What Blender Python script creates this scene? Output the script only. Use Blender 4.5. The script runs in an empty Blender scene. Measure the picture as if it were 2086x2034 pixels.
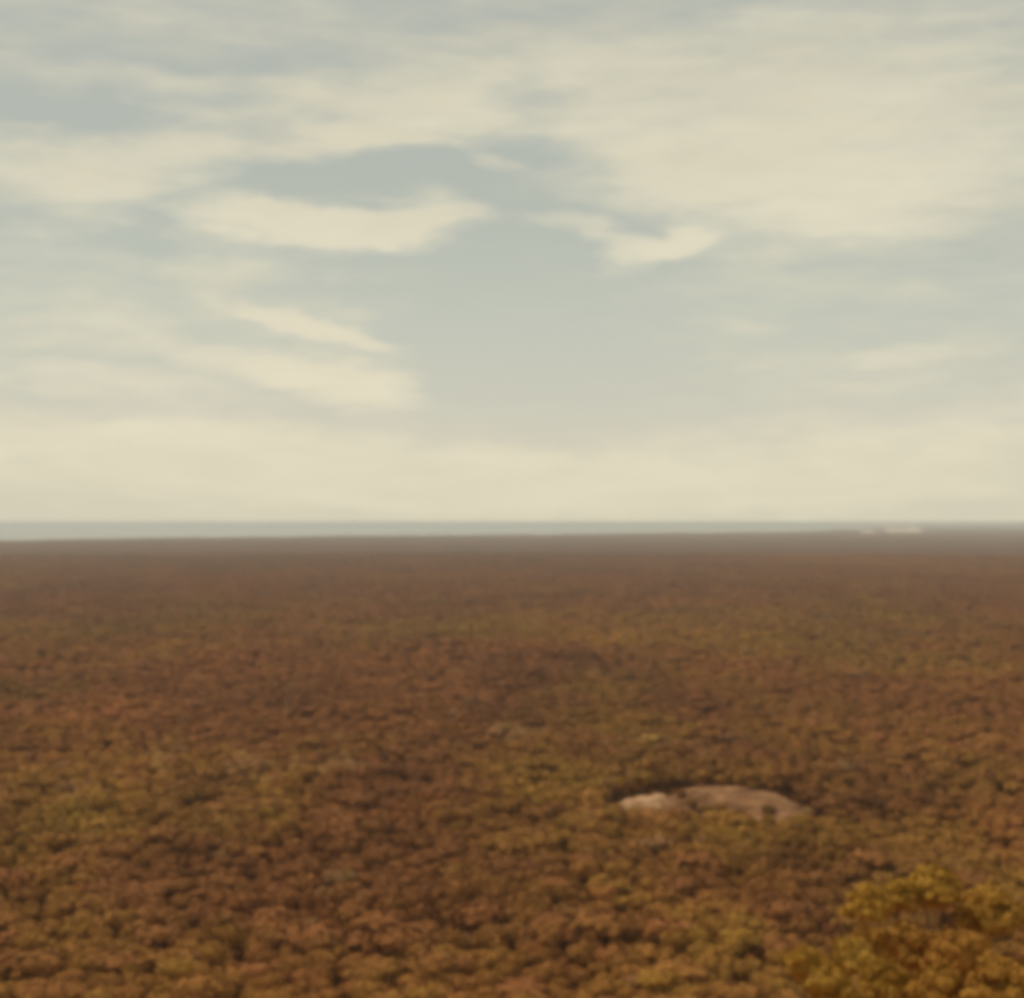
import bpy, bmesh, math, random
import numpy as np
from mathutils import Vector, Matrix

random.seed(7)
rng = np.random.default_rng(11)
S = bpy.context.scene
COL = S.collection
R = math.radians

# ------------------------------------------------------------------ camera
F = 3036.0            # focal length in pixels of the 2086 px wide photograph
CX, EYE = 1043.0, 1063.5
H = 165.0             # eye height above the plain
cam = bpy.data.cameras.new('camera')
cam.sensor_width = 36.0
cam.lens = 36.0 * F / 2086.0
cam.clip_start = 0.5
cam.clip_end = 400000.0
camo = bpy.data.objects.new('camera', cam)
COL.objects.link(camo)
camo.location = (0, 0, H)
camo.rotation_euler = (R(90) + math.atan((EYE - 1017.0) / F), 0, 0)
S.camera = camo

# ------------------------------------------------------------------ sun, exposure
SUN_EL, SUN_AZ = 57.0, -62.0          # degrees; azimuth from +Y (view), negative = to the left
sun = bpy.data.lights.new('sun', 'SUN')
sun.energy = 2.1
sun.angle = R(16)
sun.color = (1.0, 0.88, 0.70)
suno = bpy.data.objects.new('sun', sun)
COL.objects.link(suno)
sd = Vector((math.sin(R(SUN_AZ)) * math.cos(R(SUN_EL)), math.cos(R(SUN_AZ)) * math.cos(R(SUN_EL)), math.sin(R(SUN_EL))))
suno.rotation_euler = (-sd).to_track_quat('-Z', 'Y').to_euler()

S.view_settings.view_transform = 'Standard'
S.view_settings.look = 'None'
S.view_settings.exposure = 0.0
S.view_settings.gamma = 1.0
S.view_settings.use_curve_mapping = False
S.cycles.use_denoising = True
S.cycles.filter_width = 7.0
S.cycles.max_bounces = 4
S.cycles.diffuse_bounces = 4
S.cycles.glossy_bounces = 2
S.cycles.volume_bounces = 2
S.cycles.caustics_reflective = False
S.cycles.caustics_refractive = False

def srgb(r, g, b):
    out = []
    for c in (r, g, b):
        c /= 255.0
        out.append(c / 12.92 if c <= 0.04045 else ((c + 0.055) / 1.055) ** 2.4)
    return (out[0], out[1], out[2], 1.0)

# ------------------------------------------------------------------ world: hazy sky with clouds
W = bpy.data.worlds.new('World')
S.world = W
W.use_nodes = True
nt = W.node_tree
nt.nodes.clear()
def N(t, **kw):
    n = nt.nodes.new(t)
    for k, v in kw.items():
        setattr(n, k, v)
    return n
def L(a, b):
    nt.links.new(a, b)
def M(op, a, b=None, c=None, clamp=False):
    n = N('ShaderNodeMath', operation=op, use_clamp=clamp)
    for i, v in enumerate((a, b, c)):
        if v is None:
            continue
        if isinstance(v, (int, float)):
            n.inputs[i].default_value = v
        else:
            L(v, n.inputs[i])
    return n.outputs[0]
STR = 0.1
out = N('ShaderNodeOutputWorld')
bg = N('ShaderNodeBackground')
bg.inputs['Strength'].default_value = STR
L(bg.outputs[0], out.inputs['Surface'])
tc = N('ShaderNodeTexCoord')
sep = N('ShaderNodeSeparateXYZ')
L(tc.outputs['Generated'], sep.inputs[0])
az = M('ARCTAN2', sep.outputs[0], sep.outputs[1])
el = M('ARCSINE', sep.outputs[2])
# wispy displacement, stretched sideways
def wnoise(scale, zs, detail, rough, off=0.0, dist=0.0):
    mp = N('ShaderNodeMapping')
    mp.inputs['Scale'].default_value = (1, 1, zs)
    mp.inputs['Location'].default_value = (off, off * 1.7, off * .6)
    L(tc.outputs['Generated'], mp.inputs[0])
    n = N('ShaderNodeTexNoise')
    n.inputs['Scale'].default_value = scale
    n.inputs['Detail'].default_value = detail
    n.inputs['Roughness'].default_value = rough
    n.inputs['Distortion'].default_value = dist
    L(mp.outputs[0], n.inputs['Vector'])
    return n
wn = wnoise(9.0, 3.5, 4, .55)
wn2 = wnoise(26.0, 3.0, 3, .55, 4.1)
sw = N('ShaderNodeSeparateXYZ'); L(wn.outputs['Color'], sw.inputs[0])
sw2 = N('ShaderNodeSeparateXYZ'); L(wn2.outputs['Color'], sw2.inputs[0])
azw = M('MULTIPLY_ADD', M('SUBTRACT', sw.outputs[0], .5), .075, az)
elw = M('MULTIPLY_ADD', M('SUBTRACT', sw.outputs[1], .5), .034, el)
azw = M('MULTIPLY_ADD', M('SUBTRACT', sw2.outputs[0], .5), .046, azw)
elw = M('MULTIPLY_ADD', M('SUBTRACT', sw2.outputs[1], .5), .015, elw)
P = N('ShaderNodeCombineXYZ'); L(azw, P.inputs[0]); L(elw, P.inputs[1])
# clouds of the photograph: centre, half width, half height, tilt (deg, + rises to the right), weight
K = 2086 / 1953.0
blobs = [
 (480,410,165,42,-6,1.5),(640,432,200,46,-5,1.5),(760,428,170,42,2,1.3),(840,405,100,28,12,.8),
 (1250,484,105,52,10,1.7),(1120,440,120,30,-10,1.0),(1305,460,70,46,0,1.0),
 (520,608,190,28,-16,1.3),(650,650,180,28,-14,1.3),(760,664,100,14,4,.5),(645,600,95,18,-5,.6),
 (570,712,260,38,-4,1.8),(670,745,160,36,-6,1.9),(200,725,260,32,-2,.7),(450,520,150,40,-4,.6),
 (180,600,190,46,0,.55),(160,655,190,22,0,.5),(160,420,150,30,4,.35),(380,456,90,22,0,.4),
 (880,190,420,110,6,1.2),(560,250,330,60,12,.8),(200,300,280,85,10,1.2),(130,380,150,60,0,.6),(300,150,420,34,-2,.6),
 (1450,260,560,230,-4,1.1),(1700,230,480,220,-5,.7),(1500,360,420,80,-8,.5),(1250,330,260,90,-20,.3),(1250,420,260,26,-6,-.4),
 (830,278,170,16,-12,.8),(940,315,70,16,-6,.8),(810,365,170,26,-8,.5),(720,262,120,14,-6,.4),
 (1640,440,300,36,-3,.3),(1730,545,220,26,-4,.45),(1700,668,260,22,4,.65),(1680,738,190,34,3,.55),
 (1450,616,100,14,-5,.35),(1215,645,70,10,0,.3),(1510,800,160,20,8,.4),(1560,490,300,30,-4,.2),
 (350,870,700,120,-2,1.6),(900,920,600,75,-3,1.2),(1500,900,480,90,3,1.4),(1800,850,330,90,8,1.0),(1200,940,700,60,0,1.0),
 (560,330,240,46,-4,-.5),(760,312,330,46,4,-1.1),(1000,380,200,40,-14,-.7),
 (150,212,240,36,-3,-1.1),(620,222,160,24,14,-.8),(430,250,100,18,10,-.5),(1010,180,110,55,-6,-1.0),(1060,290,140,70,-20,-.6),
 (300,110,300,26,0,-.5),(600,115,160,30,0,-.4),(950,560,420,150,0,-.6),(1050,720,360,110,0,-.7),(1660,850,100,44,0,-.6),(1740,840,60,30,0,-.3),
 (300,480,260,36,-3,-.5),(320,560,150,26,0,-.3),(1240,175,120,40,-8,-.35),(1400,400,180,24,-6,-.3),
 (250,785,420,26,-4,-.5),(620,795,260,22,-4,-.5),
]
total = None
for (px, py, hw, hh, rot, wt) in blobs:
    px *= K; py *= K; hw *= K; hh *= K
    a0 = math.atan((px - CX) / F); e0 = math.atan((EYE - py) / F * math.cos(a0))
    mp = N('ShaderNodeMapping', vector_type='TEXTURE')
    mp.inputs['Location'].default_value = (a0, e0, 0)
    mp.inputs['Rotation'].default_value = (0, 0, R(rot))
    mp.inputs['Scale'].default_value = (hw * 1.12 / F, hh * 1.12 / F, 1)
    L(P.outputs[0], mp.inputs[0])
    g = N('ShaderNodeTexGradient', gradient_type='SPHERICAL')
    L(mp.outputs[0], g.inputs[0])
    s = M('SMOOTH_MIN', M('MULTIPLY', g.outputs['Fac'], 1.45), 1.0, .4)
    total = M('MULTIPLY', s, wt) if total is None else M('MULTIPLY_ADD', s, wt, total)
fb = wnoise(5.5, 5.0, 6, .6, 2.3, .3)
fb2 = wnoise(22.0, 4.5, 5, .6, 7.7, .2)
cover = M('MULTIPLY_ADD', M('SUBTRACT', fb.outputs['Fac'], .5), 1.9, total)
cover = M('MULTIPLY_ADD', M('SUBTRACT', fb2.outputs['Fac'], .5), 1.9, cover)
fb3 = wnoise(14.0, 14.0, 5, .6, 5.2, .2)
cover = M('MULTIPLY_ADD', M('SUBTRACT', fb3.outputs['Fac'], .5), .5, cover)
# the veil covers more of the sky overhead and all round the part in view
hi = N('ShaderNodeMapRange', interpolation_type='SMOOTHSTEP')
hi.inputs['From Min'].default_value = R(15); hi.inputs['From Max'].default_value = R(24)
hi.inputs['To Min'].default_value = 0; hi.inputs['To Max'].default_value = .55
L(el, hi.inputs['Value'])
cover = M('ADD', cover, hi.outputs[0])
mask = N('ShaderNodeMapRange', interpolation_type='SMOOTHSTEP')
mask.inputs['From Min'].default_value = -.70; mask.inputs['From Max'].default_value = 2.0
L(cover, mask.inputs['Value'])

sky = N('ShaderNodeTexSky', sky_type='NISHITA')
sky.sun_disc = False
sky.sun_elevation = R(SUN_EL)
sky.sun_rotation = R(SUN_AZ)
sky.air_density = 1.0; sky.dust_density = 3.0; sky.ozone_density = 1.0
# thin high veil over the blue, paler towards the horizon
ramp = N('ShaderNodeValToRGB')
er = ramp.color_ramp.elements
tr = N('ShaderNodeMapRange'); tr.inputs['From Min'].default_value = 0; tr.inputs['From Max'].default_value = R(90)
L(el, tr.inputs['Value']); L(tr.outputs[0], ramp.inputs[0])
stops = [(0.0, (216,208,186)), (2.2/90, (213,207,187)), (4.5/90, (206,204,187)), (8/90, (195,198,183)), (12/90, (183,188,176)), (18/90, (180,184,174)), (.5, (168,170,165)), (1, (160,165,163))]
er[0].position = 0; er[0].color = srgb(*stops[0][1])
er[1].position = 1; er[1].color = srgb(*stops[-1][1])
for p, c in stops[1:-1]:
    e = er.new(p); e.color = srgb(*c)
def vscale(c, k):
    n = N('ShaderNodeVectorMath', operation='SCALE'); L(c, n.inputs[0]); n.inputs['Scale'].default_value = k
    return n.outputs[0]
veil = vscale(ramp.outputs['Color'], 1 / STR)
def mix(f, a, b):
    n = N('ShaderNodeMix', data_type='RGBA')
    if isinstance(f, float): n.inputs['Factor'].default_value = f
    else: L(f, n.inputs['Factor'])
    L(a, n.inputs[6]); L(b, n.inputs[7])
    return n.outputs[2]
clear = mix(.93, sky.outputs[0], veil)
cr = N('ShaderNodeValToRGB')
ce = cr.color_ramp.elements
L(tr.outputs[0], cr.inputs[0])
ce[0].position = 0; ce[0].color = srgb(220, 213, 187)
ce[1].position = 1; ce[1].color = srgb(205, 200, 180)
for p, c in ((4/90, (225,217,192)), (11/90, (223,216,192)), (16/90, (216,210,187)), (.4, (206,201,182))):
    e = ce.new(p); e.color = srgb(*c)
cshade = M('MULTIPLY_ADD', M('SUBTRACT', wnoise(11.0, 4.0, 5, .6, 9.3, .4).outputs['Fac'], .5), .22, 1.0)
cs = N('ShaderNodeVectorMath', operation='SCALE'); L(cr.outputs['Color'], cs.inputs[0]); L(cshade, cs.inputs['Scale'])
cloud = vscale(cs.outputs[0], 1 / STR)
# the slow shading inside the cloud sheets
col = mix(mask.outputs[0], clear, cloud)
L(col, bg.inputs['Color'])
W.cycles.sampling_method = 'MANUAL'
W.cycles.sample_map_resolution = 512

# ------------------------------------------------------------------ helpers
def link(name, me, mat=None, parent=None, **props):
    o = bpy.data.objects.new(name, me)
    COL.objects.link(o)
    if mat is not None and me is not None and not me.materials:
        me.materials.append(mat)
    if parent is not None:
        o.parent = parent
    for k, v in props.items():
        o[k] = v
    return o

def mesh_np(name, v, faces, smooth=False):
    """v (n,3); faces: list of (m,k) index arrays"""
    me = bpy.data.meshes.new(name)
    v = np.asarray(v, dtype=np.float32)
    me.vertices.add(len(v)); me.vertices.foreach_set('co', v.ravel())
    nl = sum(f.size for f in faces); npoly = sum(len(f) for f in faces)
    me.loops.add(nl); me.polygons.add(npoly)
    me.loops.foreach_set('vertex_index', np.concatenate([f.ravel() for f in faces]).astype(np.int32))
    starts, s = [], 0
    for f in faces:
        starts.append(s + np.arange(len(f)) * f.shape[1]); s += f.size
    me.polygons.foreach_set('loop_start', np.concatenate(starts).astype(np.int32))
    if smooth:
        me.polygons.foreach_set('use_smooth', np.ones(npoly, dtype=bool))
    me.update(calc_edges=True)
    me.validate()
    return me

_perm = rng.permutation(4096)
_val = rng.random(4096)
def vnoise(x, y, seed=0):
    x = np.asarray(x, float) + seed * 17.31; y = np.asarray(y, float) + seed * 9.77
    xi = np.floor(x).astype(np.int64); yi = np.floor(y).astype(np.int64)
    fx = x - xi; fy = y - yi
    fx = fx * fx * (3 - 2 * fx); fy = fy * fy * (3 - 2 * fy)
    def h(a, b):
        return _val[_perm[(_perm[a & 4095] + b) & 4095]]
    return (h(xi, yi) * (1 - fx) + h(xi + 1, yi) * fx) * (1 - fy) + (h(xi, yi + 1) * (1 - fx) + h(xi + 1, yi + 1) * fx) * fy
def fbm(x, y, oct=4, seed=0, gain=.5):
    t = 0; a = 1; n = 0
    for i in range(oct):
        t = t + a * vnoise(x * 2 ** i, y * 2 ** i, seed + i * 3); n += a; a *= gain
    return t / n

def at(px, py, z):
    Y = (H - z) * F / (py - EYE)
    return (Y * (px - CX) / F, Y)

def smooth(a, b, x):
    t = np.clip((x - a) / (b - a), 0, 1)
    return t * t * (3 - 2 * t)

# ------------------------------------------------------------------ materials
def mat(name):
    m = bpy.data.materials.new(name); m.use_nodes = True
    t = m.node_tree; t.nodes.clear()
    o = t.nodes.new('ShaderNodeOutputMaterial'); b = t.nodes.new('ShaderNodeBsdfPrincipled')
    t.links.new(b.outputs[0], o.inputs['Surface'])
    b.inputs['Roughness'].default_value = .85
    b.inputs['Specular IOR Level'].default_value = .15
    return m, t, b

def mnoise(t, scale, detail=3, rough=.6, coord='Object', vec=None):
    tcn = t.nodes.new('ShaderNodeTexCoord')
    n = t.nodes.new('ShaderNodeTexNoise')
    n.inputs['Scale'].default_value = scale; n.inputs['Detail'].default_value = detail; n.inputs['Roughness'].default_value = rough
    if vec is not None:
        mp = t.nodes.new('ShaderNodeMapping'); mp.inputs['Scale'].default_value = vec
        t.links.new(tcn.outputs[coord], mp.inputs[0]); t.links.new(mp.outputs[0], n.inputs['Vector'])
    else:
        t.links.new(tcn.outputs[coord], n.inputs['Vector'])
    return n.outputs['Fac']

def mramp(t, fac, stops):
    r = t.nodes.new('ShaderNodeValToRGB')
    e = r.color_ramp.elements
    e[0].position, e[0].color = stops[0][0], stops[0][1]
    e[1].position, e[1].color = stops[-1][0], stops[-1][1]
    for p, c in stops[1:-1]:
        q = e.new(p); q.color = c
    t.links.new(fac, r.inputs[0])
    return r.outputs['Color']

RUSSET = (0.314, 0.117, 0.032, 1)
BROWN = (0.325, 0.146, 0.027, 1)
OLIVE = (0.332, 0.176, 0.024, 1)
GOLD = (0.410, 0.238, 0.040, 1)
BARE = (0.420, 0.200, 0.080, 1)
TONES = [(0.0, RUSSET), (.30, BROWN), (.62, OLIVE), (.86, GOLD), (.90, GOLD), (.97, BARE), (1, BARE)]

def foliage_mat(name, attr_type, amp=.12, scale=.35):
    m, t, b = mat(name)
    a = t.nodes.new('ShaderNodeAttribute'); a.attribute_name = 'tone'; a.attribute_type = attr_type
    nf = mnoise(t, scale, 3, .65)
    k = t.nodes.new('ShaderNodeMath'); k.operation = 'MULTIPLY_ADD'
    s = t.nodes.new('ShaderNodeMath'); s.operation = 'SUBTRACT'; s.inputs[1].default_value = .5
    t.links.new(nf, s.inputs[0]); t.links.new(s.outputs[0], k.inputs[0]); k.inputs[1].default_value = amp * 2; t.links.new(a.outputs['Fac'], k.inputs[2])
    c = mramp(t, k.outputs[0], TONES)
    g = t.nodes.new('ShaderNodeVectorMath'); g.operation = 'MULTIPLY'
    a2 = t.nodes.new('ShaderNodeAttribute'); a2.attribute_name = 'shade'; a2.attribute_type = attr_type
    t.links.new(c, g.inputs[0]); t.links.new(a2.outputs['Vector'] if False else a2.outputs['Color'], g.inputs[1])
    t.links.new(g.outputs[0], b.inputs['Base Color'])
    return m

LEAF = foliage_mat('crown_foliage', 'INSTANCER')
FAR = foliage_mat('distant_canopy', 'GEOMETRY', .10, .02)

BARK, t, b = mat('bark')
t.links.new(mramp(t, mnoise(t, 2.5, 4, .6, vec=(1, 1, .2)), [(.3, (.09, .055, .035, 1)), (.7, (.22, .15, .10, 1))]), b.inputs['Base Color'])

GROUND, t, b = mat('forest_floor')
t.links.new(mramp(t, mnoise(t, .04, 6, .65), [(.3, (.22, .070, .012, 1)), (.55, (.28, .095, .014, 1)), (.75, (.32, .13, .016, 1))]), b.inputs['Base Color'])

ROCK, t, b = mat('granite')
mx = t.nodes.new('ShaderNodeMix'); mx.data_type = 'RGBA'; mx.blend_type = 'MULTIPLY'; mx.inputs[0].default_value = .8
t.links.new(mramp(t, mnoise(t, .05, 5, .62, vec=(1, 2.6, 1)), [(.34, (.19, .085, .036, 1)), (.5, (.30, .145, .062, 1)), (.66, (.41, .22, .105, 1))]), mx.inputs[6])
t.links.new(mramp(t, mnoise(t, .16, 5, .75, vec=(.22, 1.6, 1)), [(.42, (.36, .30, .26, 1)), (.53, (1, 1, 1, 1))]), mx.inputs[7])
t.links.new(mx.outputs[2], b.inputs['Base Color'])
bp = t.nodes.new('ShaderNodeBump'); bp.inputs['Strength'].default_value = .6; bp.inputs['Distance'].default_value = .5
t.links.new(mnoise(t, .4, 6, .65), bp.inputs['Height']); t.links.new(bp.outputs[0], b.inputs['Normal'])

SAND, t, b = mat('pale_sand')
t.links.new(mramp(t, mnoise(t, .01, 4, .6), [(.3, (.80, .66, .48, 1)), (.7, (.90, .78, .60, 1))]), b.inputs['Base Color'])

SEA, t, b = mat('sea_water')
t.links.new(mramp(t, mnoise(t, .0004, 5, .6, vec=(.5, 1, 1)), [(.3, (.030, .048, .050, 1)), (.7, (.050, .068, .066, 1))]), b.inputs['Base Color'])
b.inputs['Roughness'].default_value = .12
b.inputs['Specular IOR Level'].default_value = .5
bp = t.nodes.new('ShaderNodeBump'); bp.inputs['Strength'].default_value = 1.0; bp.inputs['Distance'].default_value = .08
t.links.new(mnoise(t, .05, 4, .6), bp.inputs['Height']); t.links.new(bp.outputs[0], b.inputs['Normal'])

# ------------------------------------------------------------------ coast and land
def coast(a):
    """distance of the near shore for azimuth a (radians)"""
    ts = np.array([0, 90, 300, 700, 1100, 1300, 1500, 1600, 1690, 1760, 1900, 2086, 2500])
    ys = np.array([1102, 1101, 1098, 1094, 1091, 1088, 1086, 1085, 1082, 1077, 1073, 1071.5, 1071.5])
    px = CX + F * np.tan(np.clip(a, -.7, .7))
    y = np.interp(px, ts, ys)
    y = y + (fbm(px * .012, px * 0, 4, 5) - .5) * 2.2 * smooth(1071.5, 1079, y)
    return (H - 2) * F / (y - EYE)

def plain(x, y):
    """height of the ground: a flat plain with slow swells and the hill under the viewpoint"""
    r = np.hypot(x, y)
    z = (fbm(x / 900., y / 900., 3, 2) - .5) * 14 * smooth(250, 900, r) * (1 - smooth(2500, 6000, r)) + 2
    hill = np.interp(r, [0, 6, 40, 110, 200, 300, 400], [H - 3.0, H - 4.5, H - 34, H - 92, 26, 7, 0])
    spur = np.maximum(0, (H - 49) * np.exp(-(((x - 66) / 34) ** 2 + ((y - 148) / 46) ** 2) ** 1.2))
    spur2 = np.maximum(0, (H - 54) * np.exp(-(((x - 34) / 26) ** 2 + ((y - 118) / 28) ** 2) ** 1.2))
    return np.maximum(z, np.maximum(hill, np.maximum(spur, spur2)))

# ground: polar sheet, fine near the hill, out to the shore
def polar(angles, radii, zf):
    A, Q = np.meshgrid(angles, radii)
    x = np.sin(A) * Q; y = np.cos(A) * Q
    z = zf(x, y, A, Q)
    n, m = A.shape
    idx = np.arange(n * m).reshape(n, m)
    q = np.stack([idx[:-1, :-1], idx[:-1, 1:], idx[1:, 1:], idx[1:, :-1]], -1).reshape(-1, 4)[:, ::-1]
    return np.stack([x, y, z], -1).reshape(-1, 3), q, A, Q

ang = np.linspace(-math.pi, math.pi, 721)
fr = np.concatenate([np.linspace(.5, 420, 120), np.geomspace(430, 1, 2)[:0], np.geomspace(440, 9500, 90)])
def gz(x, y, A, Q):
    return plain(x, y)
rad_in = fr
v1, q1, _, _ = polar(ang, rad_in, gz)
# outer rings follow the shore in each direction and dip under the sea there
kk = np.linspace(0, 1, 60)[1:]
A2, K2 = np.meshgrid(ang, kk)
base = 9500.0
rc = coast(np.where(np.abs(A2) < 1.2, A2, np.sign(A2) * 1.2))
rc = np.maximum(rc, 9900.0)
Q2 = base + (rc - base) * K2
x2 = np.sin(A2) * Q2; y2 = np.cos(A2) * Q2
z2 = np.where(K2 > .999, -3.0, 2.0)
m_ = len(ang)
n0 = len(v1)
v2 = np.stack([x2, y2, z2], -1).reshape(-1, 3)
ring0 = np.arange(n0 - m_, n0)
idx2 = np.vstack([ring0[None], n0 + np.arange(len(v2)).reshape(len(kk), m_)])
q2 = np.stack([idx2[:-1, :-1], idx2[:-1, 1:], idx2[1:, 1:], idx2[1:, :-1]], -1).reshape(-1, 4)[:, ::-1]
gme = mesh_np('ground', np.vstack([v1, v2]), [q1, q2], True)
link('ground', gme, GROUND, kind='structure')

# sea
SR = 100000.0
bm = bmesh.new()
bmesh.ops.create_circle(bm, cap_ends=True, segments=512, radius=SR)
me = bpy.data.meshes.new('sea'); bm.to_mesh(me); bm.free()
link('sea', me, SEA, kind='structure')

# ------------------------------------------------------------------ tone of the forest (patches seen in the photograph)
patches = [  # px, py, half width, half height (px), tone shift, shade shift
 (1400,1285,330,40,.30,.10),(1750,1300,250,30,.12,.03),(960,1290,200,35,.10,.04),
 (500,1135,800,46,-.42,-.15),(1300,1155,800,46,-.36,-.14),(1900,1130,200,40,-.1,-.10),(1650,1140,200,12,.2,.10),
 (400,1210,400,35,-.18,0),(500,1430,330,60,-.20,-.04),(1030,1370,60,40,-.30,-.14),(1195,1352,26,22,-.15,-.35),(1155,1350,18,18,-.15,-.22),
 (470,1440,120,40,-.15,-.12),(580,1430,60,50,-.2,-.1),(1410,1440,70,50,-.25,-.12),
 (440,1615,75,35,-.2,-.28),(740,1690,160,110,-.30,-.16),(870,1600,120,60,-.35,-.14),(650,1780,130,60,-.15,-.12),
 (300,1800,110,60,-.2,-.18),(220,1640,60,40,.12,.05),(120,1690,40,60,.1,-.12),
 (980,1560,140,30,.22,.10),(1150,1600,150,40,.2,.08),(1100,1690,200,60,.16,.04),(1500,1720,200,40,.2,.08),
 (1800,1600,160,60,-.25,-.15),(1730,1650,110,26,-.25,-.22),(1440,1550,120,26,-.3,-.14),(1850,1690,120,22,.15,.08),
 (830,1790,190,90,-.25,-.12),(1550,1850,60,50,-.2,-.15),(1370,1790,60,30,-.1,-.18),(1060,1780,70,40,-.15,-.16),(1290,1740,40,30,-.1,-.12),
 (500,1880,300,60,-.05,-.08),(180,1850,120,80,.12,.05),(1150,1900,400,70,.10,.02),(1480,1900,90,36,.15,.06),(1230,1890,80,40,-.2,-.12),
 (700,1470,500,30,-.1,0),(1680,1885,55,70,-.35,-.30),(1560,1690,30,60,-.1,0),(1600,1760,40,30,-.15,-.2),(1500,1745,45,25,-.15,-.2),
(1650,1450,400,50,-.08,-.05),(1100,1460,160,40,-.12,-.04),
]
bare_spots = [(690,1545,55,38),(640,1560,40,26),(515,1560,35,40),(330,1560,18,50),(150,1640,30,20),(1330,1520,60,14),(1050,1505,50,12)]
def field(x, y):
    """tone (0 russet .. .9 gold, 1 bare grey branches) and shade for canopy points"""
    x = np.asarray(x, float); y = np.asarray(y, float)
    yy = np.maximum(y, 50)
    px = CX + F * x / yy; py = EYE + (H - 15) * F / yy
    t = .37 + (fbm(x / 260., y / 420., 4, 21) - .5) * .75
    s = .98 + (fbm(x / 190., y / 300., 4, 31) - .5) * .40
    cl = fbm(x / 27., y / 46., 2, 23) - .5
    t = t + cl * .30 + (fbm(x / 60., y / 110., 2, 25) - .5) * .35
    s = s + cl * .26 + (fbm(x / 75., y / 120., 2, 29) - .5) * .28
    for (cx, cy, hw, hh, dt, ds) in patches:
        c = at(cx, cy, 15.); c0 = at(cx, cy - hh, 15.) if cy - hh > EYE + 12 else at(cx, EYE + 12, 15.)
        c1 = at(cx, cy + hh, 15.)
        ym = .5 * (c0[1] + c1[1]); hy = .5 * (c0[1] - c1[1]) * 1.15; hx = ym * hw / F * 1.15
        g = np.exp(-(((x - ym * (cx - CX) / F) / hx) ** 2 + ((y - ym) / hy) ** 2))
        t = t + dt * g; s = s + ds * g
    return np.clip(t, .02, .84), np.clip(s, .5, 1.3), px, py

# ------------------------------------------------------------------ the bare rock
rock_parts = []
def rock_height(x, y):
    """granite dome and the low slab beside it"""
    c = at(1478, 1626, 11); d = (x - c[0], y - c[1])
    ca, sa = math.cos(R(-20)), math.sin(R(-20))
    u = d[0] * ca + d[1] * sa; v = -d[0] * sa + d[1] * ca
    w = (fbm(x / 22., y / 22., 4, 41) - .5)
    q = (np.abs(u + w * 9) / 50.) ** 2.4 + (np.abs(v + w * 9) / 40.) ** 2.2
    dome = np.minimum(17.0 * (1 - q) - 3, 11.3 - u * .05) + w * 4.0
    c2 = at(1585, 1666, 8); q2 = (np.abs(x - c2[0] + w * 8) / 25.) ** 2.3 + (np.abs(y - c2[1] + w * 8) / 34.) ** 2.3
    dome = np.maximum(dome, 13.0 * (1 - q2) - 3 + w * 3)
    c = at(1330, 1634, 9); d = (x - c[0], y - c[1])
    q = (np.abs(d[0] + w * 6) / np.where(d[0] < 0, 30., 18.)) ** 1.6 + (np.abs(d[1] - d[0] * .2 + w * 8) / 15.) ** 2.2
    slab = np.minimum(15.0 * (1 - q) - 2.5, 9.0 + d[0] * .10) + w * 3.0
    return dome, slab

def rock_mesh(name, which, bounds, n):
    xs = np.linspace(bounds[0], bounds[1], n); ys = np.linspace(bounds[2], bounds[3], n)
    X, Y = np.meshgrid(xs, ys)
    z = rock_height(X, Y)[which]
    led = (fbm(X / 5., Y / 9., 4, 51) - .5) * 2.6 + (np.abs(fbm(X / 11. + Y / 30., Y / 6., 3, 61) - .5)) * -5
    g = plain(X, Y)
    keep = z > -2
    z = np.where(keep, z + led, -3) + g
    idx = np.arange(n * n).reshape(n, n)
    q = np.stack([idx[:-1, :-1], idx[:-1, 1:], idx[1:, 1:], idx[1:, :-1]], -1).reshape(-1, 4)
    kf = keep.ravel()[q].any(1)
    q = q[kf]
    used, inv = np.unique(q, return_inverse=True)
    V = np.stack([X, Y, z], -1).reshape(-1, 3)[used]
    return mesh_np(name, V, [inv.reshape(-1, 4)], True)
c = at(1478, 1626, 11)
rk = link('granite_outcrop', rock_mesh('granite_outcrop', 0, (c[0]-80, c[0]+80, c[1]-90, c[1]+65), 140), ROCK)
rk['label'] = 'low dome of bare pinkish granite showing through the forest canopy'; rk['category'] = 'rock outcrop'
c = at(1322, 1636, 10.5)
PALE = ROCK.copy(); PALE.name = 'pale_granite'
for n_ in PALE.node_tree.nodes:
    if n_.type == 'VALTORGB' and len(n_.color_ramp.elements) == 3:
        for e_, c_ in zip(n_.color_ramp.elements, [(.44, .25, .13, 1), (.58, .34, .18, 1), (.70, .45, .26, 1)]):
            e_.color = c_
rk = link('granite_slab', rock_mesh('granite_slab', 1, (c[0]-44, c[0]+44, c[1]-30, c[1]+30), 90), PALE)
rk['label'] = 'narrow pale rock slab left of the larger bare granite dome'; rk['category'] = 'rock slab'

# ------------------------------------------------------------------ trees
def ico(sub):
    bm = bmesh.new(); bmesh.ops.create_icosphere(bm, subdivisions=sub, radius=1)
    v = np.array([p.co[:] for p in bm.verts]); f = np.array([[q.index for q in p.verts] for p in bm.faces]); bm.free()
    return v, f
ICO1, ICO2 = ico(1), ico(2)

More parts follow.
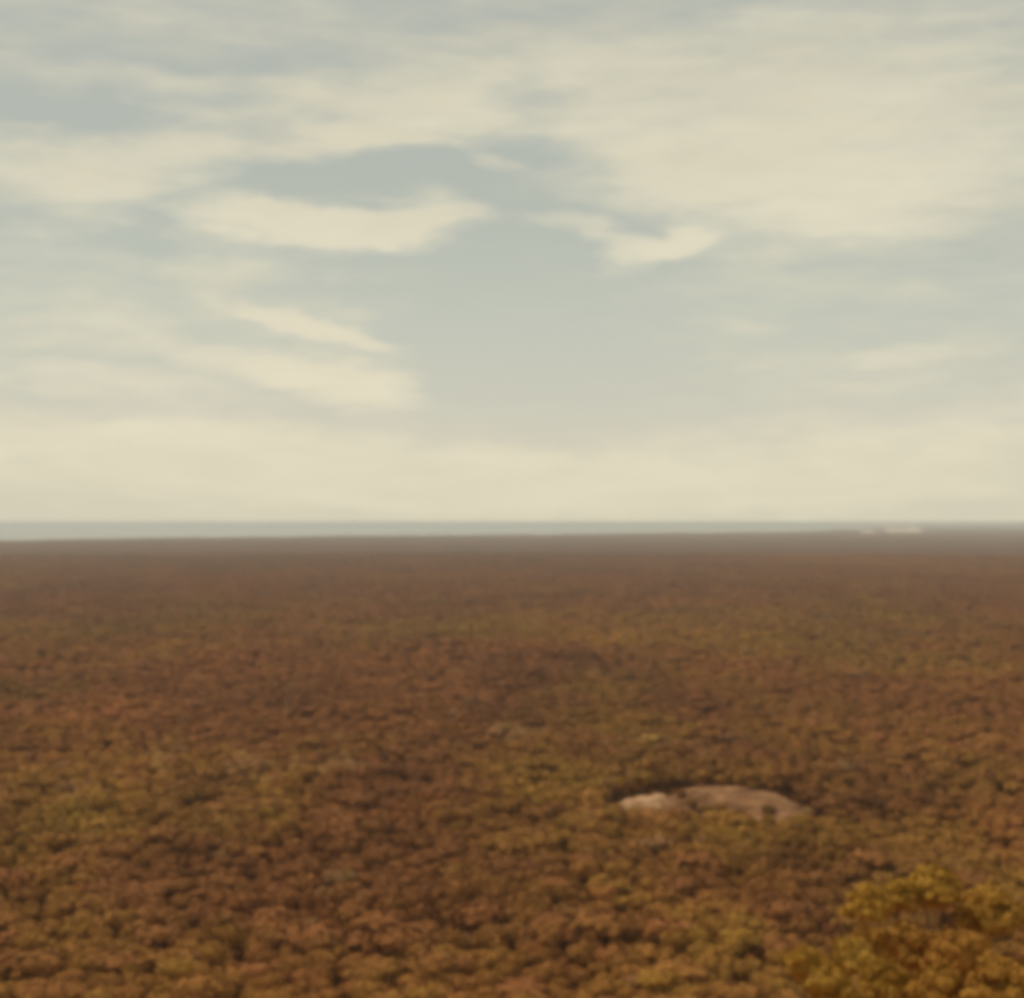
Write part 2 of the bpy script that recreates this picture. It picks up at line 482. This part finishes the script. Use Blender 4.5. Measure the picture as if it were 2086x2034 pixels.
def crown_arrays(rs, nl, nleaf, R0=5.0, Ht=4.2, leaf=.55, base_ico=ICO1, flat=.6, lob=(.26, .44), core=.92, rag=(.9, 1.12), dome=.80, reach=.60):
    """crown of foliage clumps: origin at the crown's base; returns verts, tris, quads"""
    V, T, Q = [], [], []; n = 0
    lobes = []
    for i in range(nl):
        if i == 0:
            p = np.array([0, 0, Ht * .40]); r = R0 * dome
        else:
            a = i * 2.399 + rs.uniform(-.4, .4); k = math.sqrt((i) / nl) * reach * rs.uniform(.8, 1.15)
            p = np.array([math.cos(a) * R0 * k, math.sin(a) * R0 * k, Ht * (.70 - .52 * k * k) + rs.uniform(-.5, .6)])
            r = R0 * rs.uniform(*lob)
        lobes.append((p, r))
        v, f = base_ico
        d = 1 + (rs.random(len(v)) - .5) * .45
        vv = v * d[:, None] * np.array([r, r * rs.uniform(.85, 1.1), r * flat]) * core + p
        V.append(vv); T.append(f + n); n += len(vv)
    ws = np.array([r * r for _, r in lobes]); ws /= ws.sum()
    pick = rs.choice(nl, nleaf, p=ws)
    dirs = rs.normal(size=(nleaf, 3)); dirs[:, 2] = dirs[:, 2] * .8 + .35
    dirs /= np.linalg.norm(dirs, axis=1)[:, None]
    C = np.array([lobes[i][0] for i in pick]); RR = np.array([lobes[i][1] for i in pick])
    c = C + dirs * RR[:, None] * np.array([1, 1, flat]) * rs.uniform(rag[0], rag[1], (nleaf, 1))
    nn = dirs + rs.normal(size=(nleaf, 3)) * .34; nn /= np.linalg.norm(nn, axis=1)[:, None]
    a = np.cross(nn, rs.normal(size=(nleaf, 3))); a /= np.linalg.norm(a, axis=1)[:, None]
    b = np.cross(nn, a)
    s = leaf * rs.uniform(.6, 1.5, (nleaf, 1))
    quad = np.stack([c - a * s - b * s * .55, c + a * s * .4 - b * s * .8, c + a * s + b * s * .5, c - a * s * .3 + b * s * .9], 1)
    V.append(quad.reshape(-1, 3)); Q.append(n + np.arange(nleaf * 4).reshape(-1, 4))
    return np.vstack(V), np.vstack(T), np.vstack(Q)

def tube_arrays(pts, rad, seg=6):
    V, Q = [], []
    for i, (p, r) in enumerate(zip(pts, rad)):
        for k in range(seg):
            a = 2 * math.pi * k / seg
            V.append((p[0] + math.cos(a) * r, p[1] + math.sin(a) * r, p[2]))
    for i in range(len(pts) - 1):
        for k in range(seg):
            k2 = (k + 1) % seg
            Q.append((i * seg + k, i * seg + k2, (i + 1) * seg + k2, (i + 1) * seg + k))
    return np.array(V), np.array(Q)

def trunk_arrays(rs, h, r, limbs=4, spread=3.2, up=3.0):
    vs, qs, n = [], [], 0
    bend = rs.uniform(-.4, .4, 2)
    pts = [(0, 0, -1.5), (bend[0] * .3, bend[1] * .3, h * .4), (bend[0], bend[1], h)]
    v, q = tube_arrays(pts, [r * 1.25, r, r * .75], 6); vs.append(v); qs.append(q); n += len(v)
    for i in range(limbs):
        a = 2 * math.pi * i / limbs + rs.uniform(-.4, .4); s = spread * rs.uniform(.7, 1.1)
        z0 = h * rs.uniform(.82, .98)
        pts = [(bend[0], bend[1], z0), (bend[0] + math.cos(a) * s * .45, bend[1] + math.sin(a) * s * .45, z0 + up * .55), (bend[0] + math.cos(a) * s, bend[1] + math.sin(a) * s, z0 + up)]
        v, q = tube_arrays(pts, [r * .55, r * .36, r * .14], 5); vs.append(v); qs.append(q + n); n += len(v)
    return np.vstack(vs), np.vstack(qs)

# meshes with trunk height 9 and crown from z = 8
CB = 8.0
near_crowns, near_trunks = [], []
for i in range(10):
    rs = np.random.default_rng(100 + i)
    v, tr_, q = crown_arrays(rs, int(rs.integers(8, 15)), 620, 5.0, float(rs.uniform(3.6, 5.4)), .38, ICO1, float(rs.uniform(.5, .75)))
    v[:, 2] += CB
    near_crowns.append(mesh_np('tree_crown', v, [tr_, q])); near_crowns[-1].materials.append(LEAF)
    v, q = trunk_arrays(rs, 9.0, .28)
    near_trunks.append(mesh_np('tree_trunk', v, [q], True)); near_trunks[-1].materials.append(BARK)

far_coll_objs = []
src = bpy.data.collections.new('canopy_tree_sources')   # not linked to the scene: only read by the forest's instancing
for i in range(8):
    rs = np.random.default_rng(300 + i)
    v, tr_, q = crown_arrays(rs, int(rs.integers(6, 11)), 260, 5.0, float(rs.uniform(3.4, 5.2)), .55, ICO1, float(rs.uniform(.5, .75)))
    v[:, 2] += CB
    tv, tq = tube_arrays([(0, 0, -1.5), (0, 0, CB + 1)], [.35, .25], 5)
    n = len(v)
    me = mesh_np('canopy_tree', np.vstack([v, tv]), [tr_, q, tq + n])
    me.materials.append(LEAF)
    o = bpy.data.objects.new('canopy_tree_source', me); src.objects.link(o)

# positions: jittered hexagonal field
def positions(rmin, rmax, amax, sp):
    ys = np.arange(0, rmax, sp * .87)
    out = []
    for j, y in enumerate(ys):
        w = math.tan(amax) * max(y, 300) + 60
        xs = np.arange(-w, w, sp) + (sp / 2 if j % 2 else 0)
        out.append(np.stack([xs, np.full_like(xs, y)], 1))
    p = np.vstack(out)
    p = p + rng.uniform(-.42, .42, p.shape) * sp
    r = np.hypot(p[:, 0], p[:, 1])
    return p[(r > rmin) & (r < rmax)]
TREE_END = 7000.
pos = np.vstack([positions(235, 1500, R(38), 8.4), positions(1500, 3800, R(31), 10.6), positions(3800, TREE_END, R(30), 13.5)])
nfar = (np.hypot(pos[:, 0], pos[:, 1]) > 3800)
# keep the rock bare
dome, slab = rock_height(pos[:, 0], pos[:, 1])
keep = (dome < -.5) & (slab < -.5)
pos = pos[keep]; nfar = nfar[keep]
ton, shd, ppx, ppy = field(pos[:, 0], pos[:, 1])
sz = rng.lognormal(0, .26, len(pos)); sz = np.clip(sz * 1.10, .72, 1.6) * np.where(nfar, 1.3, 1.0)
emergent = rng.random(len(pos)) < .085
sz = np.where(emergent, rng.uniform(1.75, 2.5, len(pos)), sz)
hs = np.clip(rng.normal(1, .09, len(pos)) * (.85 + .25 * np.minimum(sz, 2.0)), .65, 1.6)
# patches where the canopy stands lower or taller
hs = hs * (.88 + .26 * fbm(pos[:, 0] / 70., pos[:, 1] / 70., 3, 71) + .40 * (fbm(pos[:, 0] / 42., pos[:, 1] / 46., 1, 77) - .5) * smooth(230, 300, np.hypot(pos[:, 0], pos[:, 1])))
ton = np.clip(ton + rng.normal(0, .06, len(pos)), .02, .72)
ton = np.where(emergent, ton - .10 + .30 * (rng.random(len(pos)) - .5), ton); ton = np.clip(ton, .02, .72)
shd = np.where(emergent, shd * .93, shd)
shd = np.clip(shd * rng.normal(1, .05, len(pos)), .45, 1.4)
for (cx, cy, hw, hh) in bare_spots:
    g = ((ppx - cx) / hw) ** 2 + ((ppy - cy) / hh) ** 2
    b_ = (g < 1.3) & (rng.random(len(pos)) < .5)
    ton[b_] = rng.uniform(.92, .98, b_.sum())
b_ = rng.random(len(pos)) < .012
ton[b_] = rng.uniform(.95, .99, b_.sum()); shd[b_] *= .80
zg = plain(pos[:, 0], pos[:, 1])
rotz = rng.uniform(0, 2 * math.pi, len(pos))
rr = np.hypot(pos[:, 0], pos[:, 1])

# in front of the rock the trees are low so that the bare rock shows over them
cR = at(1450, 1640, 10)
front = (np.abs(pos[:, 0] - cR[0] + 5) < 60) & (pos[:, 1] > cR[1] - 70) & (pos[:, 1] < cR[1] + 10)
hs[front] *= .50

py_top = EYE + (H - zg - 14 * hs) * F / np.maximum(pos[:, 1], 1)
px_top = ppx
inframe = (px_top > -10) & (px_top < 2096) & (py_top < 2060) & (rr > 430)
order = np.argsort(np.where(inframe, rr, 1e9))
NEAR = 288
near = order[:NEAR]
is_near = np.zeros(len(pos), bool); is_near[near] = True

def tone_word(t, s):
    if t > .9: return 'greyish leafless'
    if t > .66: return 'yellow-olive'
    if t > .45: return 'olive-brown'
    if t > .25: return 'brown'
    return 'russet'
ORD = ('first second third fourth fifth sixth seventh eighth ninth tenth eleventh twelfth thirteenth fourteenth fifteenth '
       'sixteenth seventeenth eighteenth nineteenth twentieth twenty-first twenty-second twenty-third twenty-fourth').split()
rows = [sorted(near[j:j + 24], key=lambda i: px_top[i]) for j in range(0, NEAR, 24)]
seq = [(i, jr, jc) for jr, row in enumerate(rows) for jc, i in enumerate(row)]
for i, jr, jc in seq:
    sc_ = float(sz[i])
    word = tone_word(ton[i], shd[i])
    size = 'small' if sc_ < 1.0 else ('broad' if sc_ > 1.5 else 'medium')
    rowtxt = 'the bottom row' if jr == 0 else f'the {ORD[jr]} row from the bottom'
    lab = f'{size} {word} tree crown, {ORD[jc]} from the left in {rowtxt}'
    e = bpy.data.objects.new('forest_tree', None); COL.objects.link(e)
    e.location = (float(pos[i, 0]), float(pos[i, 1]), float(zg[i])); e.rotation_euler = (0, 0, float(rotz[i])); e.scale = (sc_, sc_, float(hs[i]))
    e.empty_display_size = 1
    e['label'] = lab; e['category'] = 'tree'; e['group'] = 'nearest trees of the forest canopy'
    vi = int(rng.integers(0, 10))
    c_ = link('crown', near_crowns[vi], None, e); t_ = link('trunk', near_trunks[vi], None, e)
    c_['tone'] = float(ton[i]); c_['shade'] = (float(shd[i]),) * 3

# the rest of the forest out to TREE_END: one object that instances tree meshes on points
def point_mesh(name, P3, attrs):
    me = bpy.data.meshes.new(name)
    me.vertices.add(len(P3)); me.vertices.foreach_set('co', np.asarray(P3, np.float32).ravel())
    for k, (ty, a) in attrs.items():
        at_ = me.attributes.new(k, ty, 'POINT')
        at_.data.foreach_set('vector' if ty == 'FLOAT_VECTOR' else 'value', np.asarray(a, np.float32).ravel())
    return me
rest = ~is_near
n_ = rest.sum()
P3 = np.stack([pos[rest, 0], pos[rest, 1], zg[rest]], 1)
pm = point_mesh('forest', P3, {
    'tone': ('FLOAT', ton[rest]),
    'shade': ('FLOAT_VECTOR', np.repeat(shd[rest][:, None], 3, 1)),
    'size': ('FLOAT_VECTOR', np.stack([sz[rest], sz[rest], hs[rest]], 1)),
    'turn': ('FLOAT_VECTOR', np.stack([rotz[rest] * 0, rotz[rest] * 0, rotz[rest]], 1))})
fo = link('forest', pm, None, kind='stuff')
fo['label'] = 'dense brown and olive forest canopy stretching across the plain'; fo['category'] = 'forest'
ng = bpy.data.node_groups.new('forest_instancing', 'GeometryNodeTree')
ng.interface.new_socket('Geometry', in_out='INPUT', socket_type='NodeSocketGeometry')
ng.interface.new_socket('Geometry', in_out='OUTPUT', socket_type='NodeSocketGeometry')
gi = ng.nodes.new('NodeGroupInput'); go = ng.nodes.new('NodeGroupOutput')
iop = ng.nodes.new('GeometryNodeInstanceOnPoints')
ci = ng.nodes.new('GeometryNodeCollectionInfo'); ci.inputs['Collection'].default_value = src
ci.inputs['Separate Children'].default_value = True; ci.inputs['Reset Children'].default_value = True
def named(n, ty):
    a = ng.nodes.new('GeometryNodeInputNamedAttribute'); a.data_type = ty; a.inputs['Name'].default_value = n
    return a.outputs['Attribute']
ng.links.new(gi.outputs[0], iop.inputs['Points'])
ng.links.new(ci.outputs[0], iop.inputs['Instance'])
iop.inputs['Pick Instance'].default_value = True
ng.links.new(named('size', 'FLOAT_VECTOR'), iop.inputs['Scale'])
ng.links.new(named('turn', 'FLOAT_VECTOR'), iop.inputs['Rotation'])
rv = ng.nodes.new('FunctionNodeRandomValue'); rv.data_type = 'INT'
rv.inputs[4].default_value = 0; rv.inputs[5].default_value = 7
ng.links.new(rv.outputs[2], iop.inputs['Instance Index'])
ng.links.new(iop.outputs[0], go.inputs[0])
fm = fo.modifiers.new('instancing', 'NODES'); fm.node_group = ng

# ------------------------------------------------------------------ far canopy: a rough leafy surface to the shore
AM = R(40)
na, nr = 1500, 430
ang = np.linspace(-AM, AM, na)
kk = np.linspace(0, 1, nr)
A, Kk = np.meshgrid(ang, kk)
rc = np.maximum(coast(A), 9900.)
Q = (TREE_END - 120) * (rc / (TREE_END - 120)) ** Kk
x = np.sin(A) * Q; y = np.cos(A) * Q
z = 10.5 + (fbm(x / 16., y / 22., 2, 81) - .5) * 8 + (fbm(x / 70., y / 110., 3, 91) - .5) * 11 + (fbm(x / 500., y / 900., 3, 95) - .5) * 12 * (1 - smooth(3000, 6000, Q) * .4)
z = z + rng.normal(0, .9, z.shape) + plain(x, y)
z[-1] = 0; z[0] -= 6
idx = np.arange(na * nr).reshape(nr, na)
q = np.stack([idx[:-1, :-1], idx[1:, :-1], idx[1:, 1:], idx[:-1, 1:]], -1).reshape(-1, 4)[:, ::-1]
V = np.stack([x, y, z], -1).reshape(-1, 3)
me = mesh_np('distant_forest', V, [q], True)
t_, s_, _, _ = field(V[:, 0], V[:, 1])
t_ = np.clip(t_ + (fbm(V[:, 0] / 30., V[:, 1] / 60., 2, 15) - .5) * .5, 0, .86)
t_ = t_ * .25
s_ = s_ * .37 * (1 + (fbm(V[:, 0] / 24., V[:, 1] / 50., 3, 16) - .5) * .5)  # colour darkened to stand in for the shade between crowns this sheet lacks
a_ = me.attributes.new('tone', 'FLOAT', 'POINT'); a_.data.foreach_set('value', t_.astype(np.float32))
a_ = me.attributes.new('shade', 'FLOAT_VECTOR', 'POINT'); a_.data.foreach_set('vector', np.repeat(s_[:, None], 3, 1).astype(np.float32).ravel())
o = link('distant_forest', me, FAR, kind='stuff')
o['label'] = 'hazy far forest running out to the pale sea'; o['category'] = 'forest'

# ------------------------------------------------------------------ far headland and sand at the right end of the horizon
def ridge(name, px0, px1, py, depth, h, material, seed, **props):
    """a long low body of land or sand lying across the view at the distance of row py"""
    Y = H * F / (py - EYE)
    X0 = Y * (px0 - CX) / F; X1 = Y * (px1 - CX) / F
    n, m = 120, 12
    u = np.linspace(0, 1, n); v = np.linspace(0, 1, m)
    U, Vv = np.meshgrid(u, v)
    prof = np.sin(np.pi * Vv) * np.clip(np.minimum(U, 1 - U) * 6, 0, 1) ** .7
    zz = -1 + prof * h * (.45 + .9 * fbm(U * 9, Vv * 1.5, 4, seed))
    X = X0 + (X1 - X0) * U; YY = Y + (Vv - .5) * depth * (.6 + .8 * fbm(U * 5, Vv * 0, 3, seed + 2)) + (fbm(U * 3, U * 0, 2, seed + 5) - .5) * depth * .5
    idx = np.arange(n * m).reshape(m, n)
    q = np.stack([idx[:-1, :-1], idx[:-1, 1:], idx[1:, 1:], idx[1:, :-1]], -1).reshape(-1, 4)
    me = mesh_np(name, np.stack([X, YY, zz], -1).reshape(-1, 3), [q], True)
    o = link(name, me, material, **props)
    return o
HEAD, t, b = mat('headland_scrub')
t.links.new(mramp(t, mnoise(t, .003, 5, .6), [(.3, (.10, .06, .035, 1)), (.7, (.17, .10, .05, 1))]), b.inputs['Base Color'])
ridge('headland', 1520, 2300, 1070.0, 5000, 60, HEAD, 3, kind='structure')
def sand(px0, px1, py, z, h, seed, label):
    o = ridge('sand_dune', px0, px1, py, 700, h, SAND, seed, label=label, category='sand dune', group='pale sand patches near the far shore')
    return o
sand(1738, 1762, 1078, 0, 50, 7, 'tiny pale sand patch leftmost along the far shore')
sand(1792, 1868, 1075, 0, 90, 9, 'brightest long streak of pale sand just under the horizon at right')
sand(1800, 1882, 1085.5, 0, 60, 12, 'thin lower streak of pale sand nearer than the bright one')
sand(1756, 1780, 1088, 0, 36, 14, 'short faint sand streak lowest and left of the thin streak')

# ------------------------------------------------------------------ trees on the slope at lower right
def rock_tree(px, py, top, ysh, wid, tone, shade, label, vi):
    """a single tree that stands out against the bare rock"""
    x, y = at(px, py, top)
    y += ysh
    g = float(plain(np.array([x]), np.array([y]))[0])
    e = bpy.data.objects.new('rock_edge_tree', None); COL.objects.link(e)
    e.location = (x, y, g); e.rotation_euler = (0, 0, vi * 1.3); k = (top - g) / 12.2
    e.scale = (wid / 10, wid / 10, k)
    e['label'] = label; e['category'] = 'tree'; e['group'] = 'trees against the bare granite'
    c_ = link('crown', near_crowns[vi], None, e); link('trunk', near_trunks[vi], None, e)
    c_['tone'] = tone; c_['shade'] = (shade,) * 3
rock_tree(1388, 1610, 17, 0, 6, .15, .62, 'dark russet tree in the notch between pale slab and granite dome', 0)
rock_tree(1374, 1612, 14, 0, 6, .10, .65, 'small dark tree just behind the right end of the pale slab', 1)
rock_tree(1408, 1628, 15, 0, 8, .40, .70, 'dark brown tree in front of the left end of the granite dome', 2)
rock_tree(1470, 1636, 14, 0, 8, .50, .85, 'low olive-brown tree before the middle of the granite dome', 3)
rock_tree(1563, 1640, 16, 0, 9, .35, .58, 'darkest upright tree overlapping the right half of the granite dome', 4)
rock_tree(1440, 1640, 12, 0, 9, .45, .80, 'brown tree low between two others before the granite dome', 5)
rock_tree(1668, 1632, 17, 0, 13, .05, .60, 'broad dark russet tree right of the granite dome', 6)

def slope_tree(px, py, dist, width, tone, shade, label, seed, nl=44, nleaf=6500, tall=None, leaf=.27):
    """px, py: top of the crown in the photograph; dist: metres away; width in metres"""
    rs = np.random.default_rng(seed)
    x = dist * (px - CX) / F; ztop = H - dist * (py - EYE) / F
    g = float(plain(np.array([x]), np.array([dist]))[0])
    hcr = width * .85
    base = ztop - hcr
    e = bpy.data.objects.new('slope_tree', None); COL.objects.link(e)
    e.location = (x, dist, g)
    e['label'] = label; e['category'] = 'tree'; e['group'] = 'trees on the slope at lower right'
    # crown of open branch ends: many small clumps
    v, tr_, q = crown_arrays(rs, nl, nleaf, width / 2, hcr * 1.15, leaf, ICO1, .6, (.12, .27), .66, (.7, 1.5), .55, .78)
    v[:, 2] += base - g
    me = mesh_np('slope_crown', v, [tr_, q]); me.materials.append(LEAF)
    c_ = link('crown', me, None, e); c_['tone'] = tone; c_['shade'] = (shade,) * 3
    h = max(2.0, base - g + hcr * .12)
    v, q = trunk_arrays(rs, h, max(.18, width * .028), 7, width * .36, hcr * .45)
    me = mesh_np('slope_trunk', v, [q], True)
    link('trunk', me, BARK, e)
    return e
slope_tree(1895, 1752, 150, 7.0, .66, 1.18, 'tallest sunlit yellow-green tree on the slope at lower right', 501, 34, 4600)
slope_tree(1765, 1800, 146, 5.0, .68, 1.28, 'pale yellow-green tree at the left end of the slope clump', 502, 26, 3000)
slope_tree(1830, 1790, 148, 4.2, .66, 1.2, 'narrow yellow-green tree between the tallest tree and the pale left one', 512, 20, 2400)
slope_tree(2010, 1800, 152, 7.5, .55, 1.15, 'broad olive-brown tree right of the tallest slope tree', 503)
slope_tree(1850, 1872, 132, 6.5, .42, 1.1, 'shaded brown tree below the tallest slope tree', 504, 30, 3800)
slope_tree(1950, 1885, 128, 7.0, .36, 1.15, 'brown-leaved tree low on the slope by the right side', 505, 32, 4200)
slope_tree(1770, 1880, 126, 4.6, .40, 1.05, 'brown bush just left of the shaded brown slope tree', 513, 22, 2800)
slope_tree(1640, 1925, 118, 3.8, .68, 1.2, 'small golden bush top low on the slope, leftmost there', 506, 20, 2400)
slope_tree(1735, 1908, 120, 4.0, .86, 1.2, 'bush with pale orange-tipped leaves between golden ones', 507, 20, 2400)
slope_tree(1800, 1948, 112, 4.6, .60, 1.1, 'olive bush below the shaded brown slope tree', 508, 24, 3000)
slope_tree(1690, 1965, 108, 4.2, .64, 1.1, 'rounded golden-olive bush at the bottom of the slope', 509, 24, 3000)
slope_tree(1905, 1958, 110, 5.2, .50, 1.2, 'olive-brown bush in front of the brown-leaved tree', 510, 24, 3200)
slope_tree(2035, 1940, 108, 6.0, .45, 1.15, 'dull brown tree in the lower right corner', 511, 28, 3800)

# ------------------------------------------------------------------ haze
HB = 104000.0
z0, z1 = -4.0, H + 2.0
bm = bmesh.new()
bmesh.ops.create_cube(bm, size=1)
for vv in bm.verts:
    vv.co = (vv.co.x * 2 * HB, vv.co.y * 2 * HB, z0 if vv.co.z < 0 else z1)
me = bpy.data.meshes.new('haze'); bm.to_mesh(me); bm.free()
hm = bpy.data.materials.new('haze'); hm.use_nodes = True
t = hm.node_tree; t.nodes.clear()
o_ = t.nodes.new('ShaderNodeOutputMaterial'); pv = t.nodes.new('ShaderNodeVolumePrincipled')
pv.inputs['Color'].default_value = (.92, .985, .985, 1)
pv.inputs['Density'].default_value = 4.1e-5
pv.inputs['Anisotropy'].default_value = 0.25
t.links.new(pv.outputs[0], o_.inputs['Volume'])
link('haze', me, hm, kind='stuff')
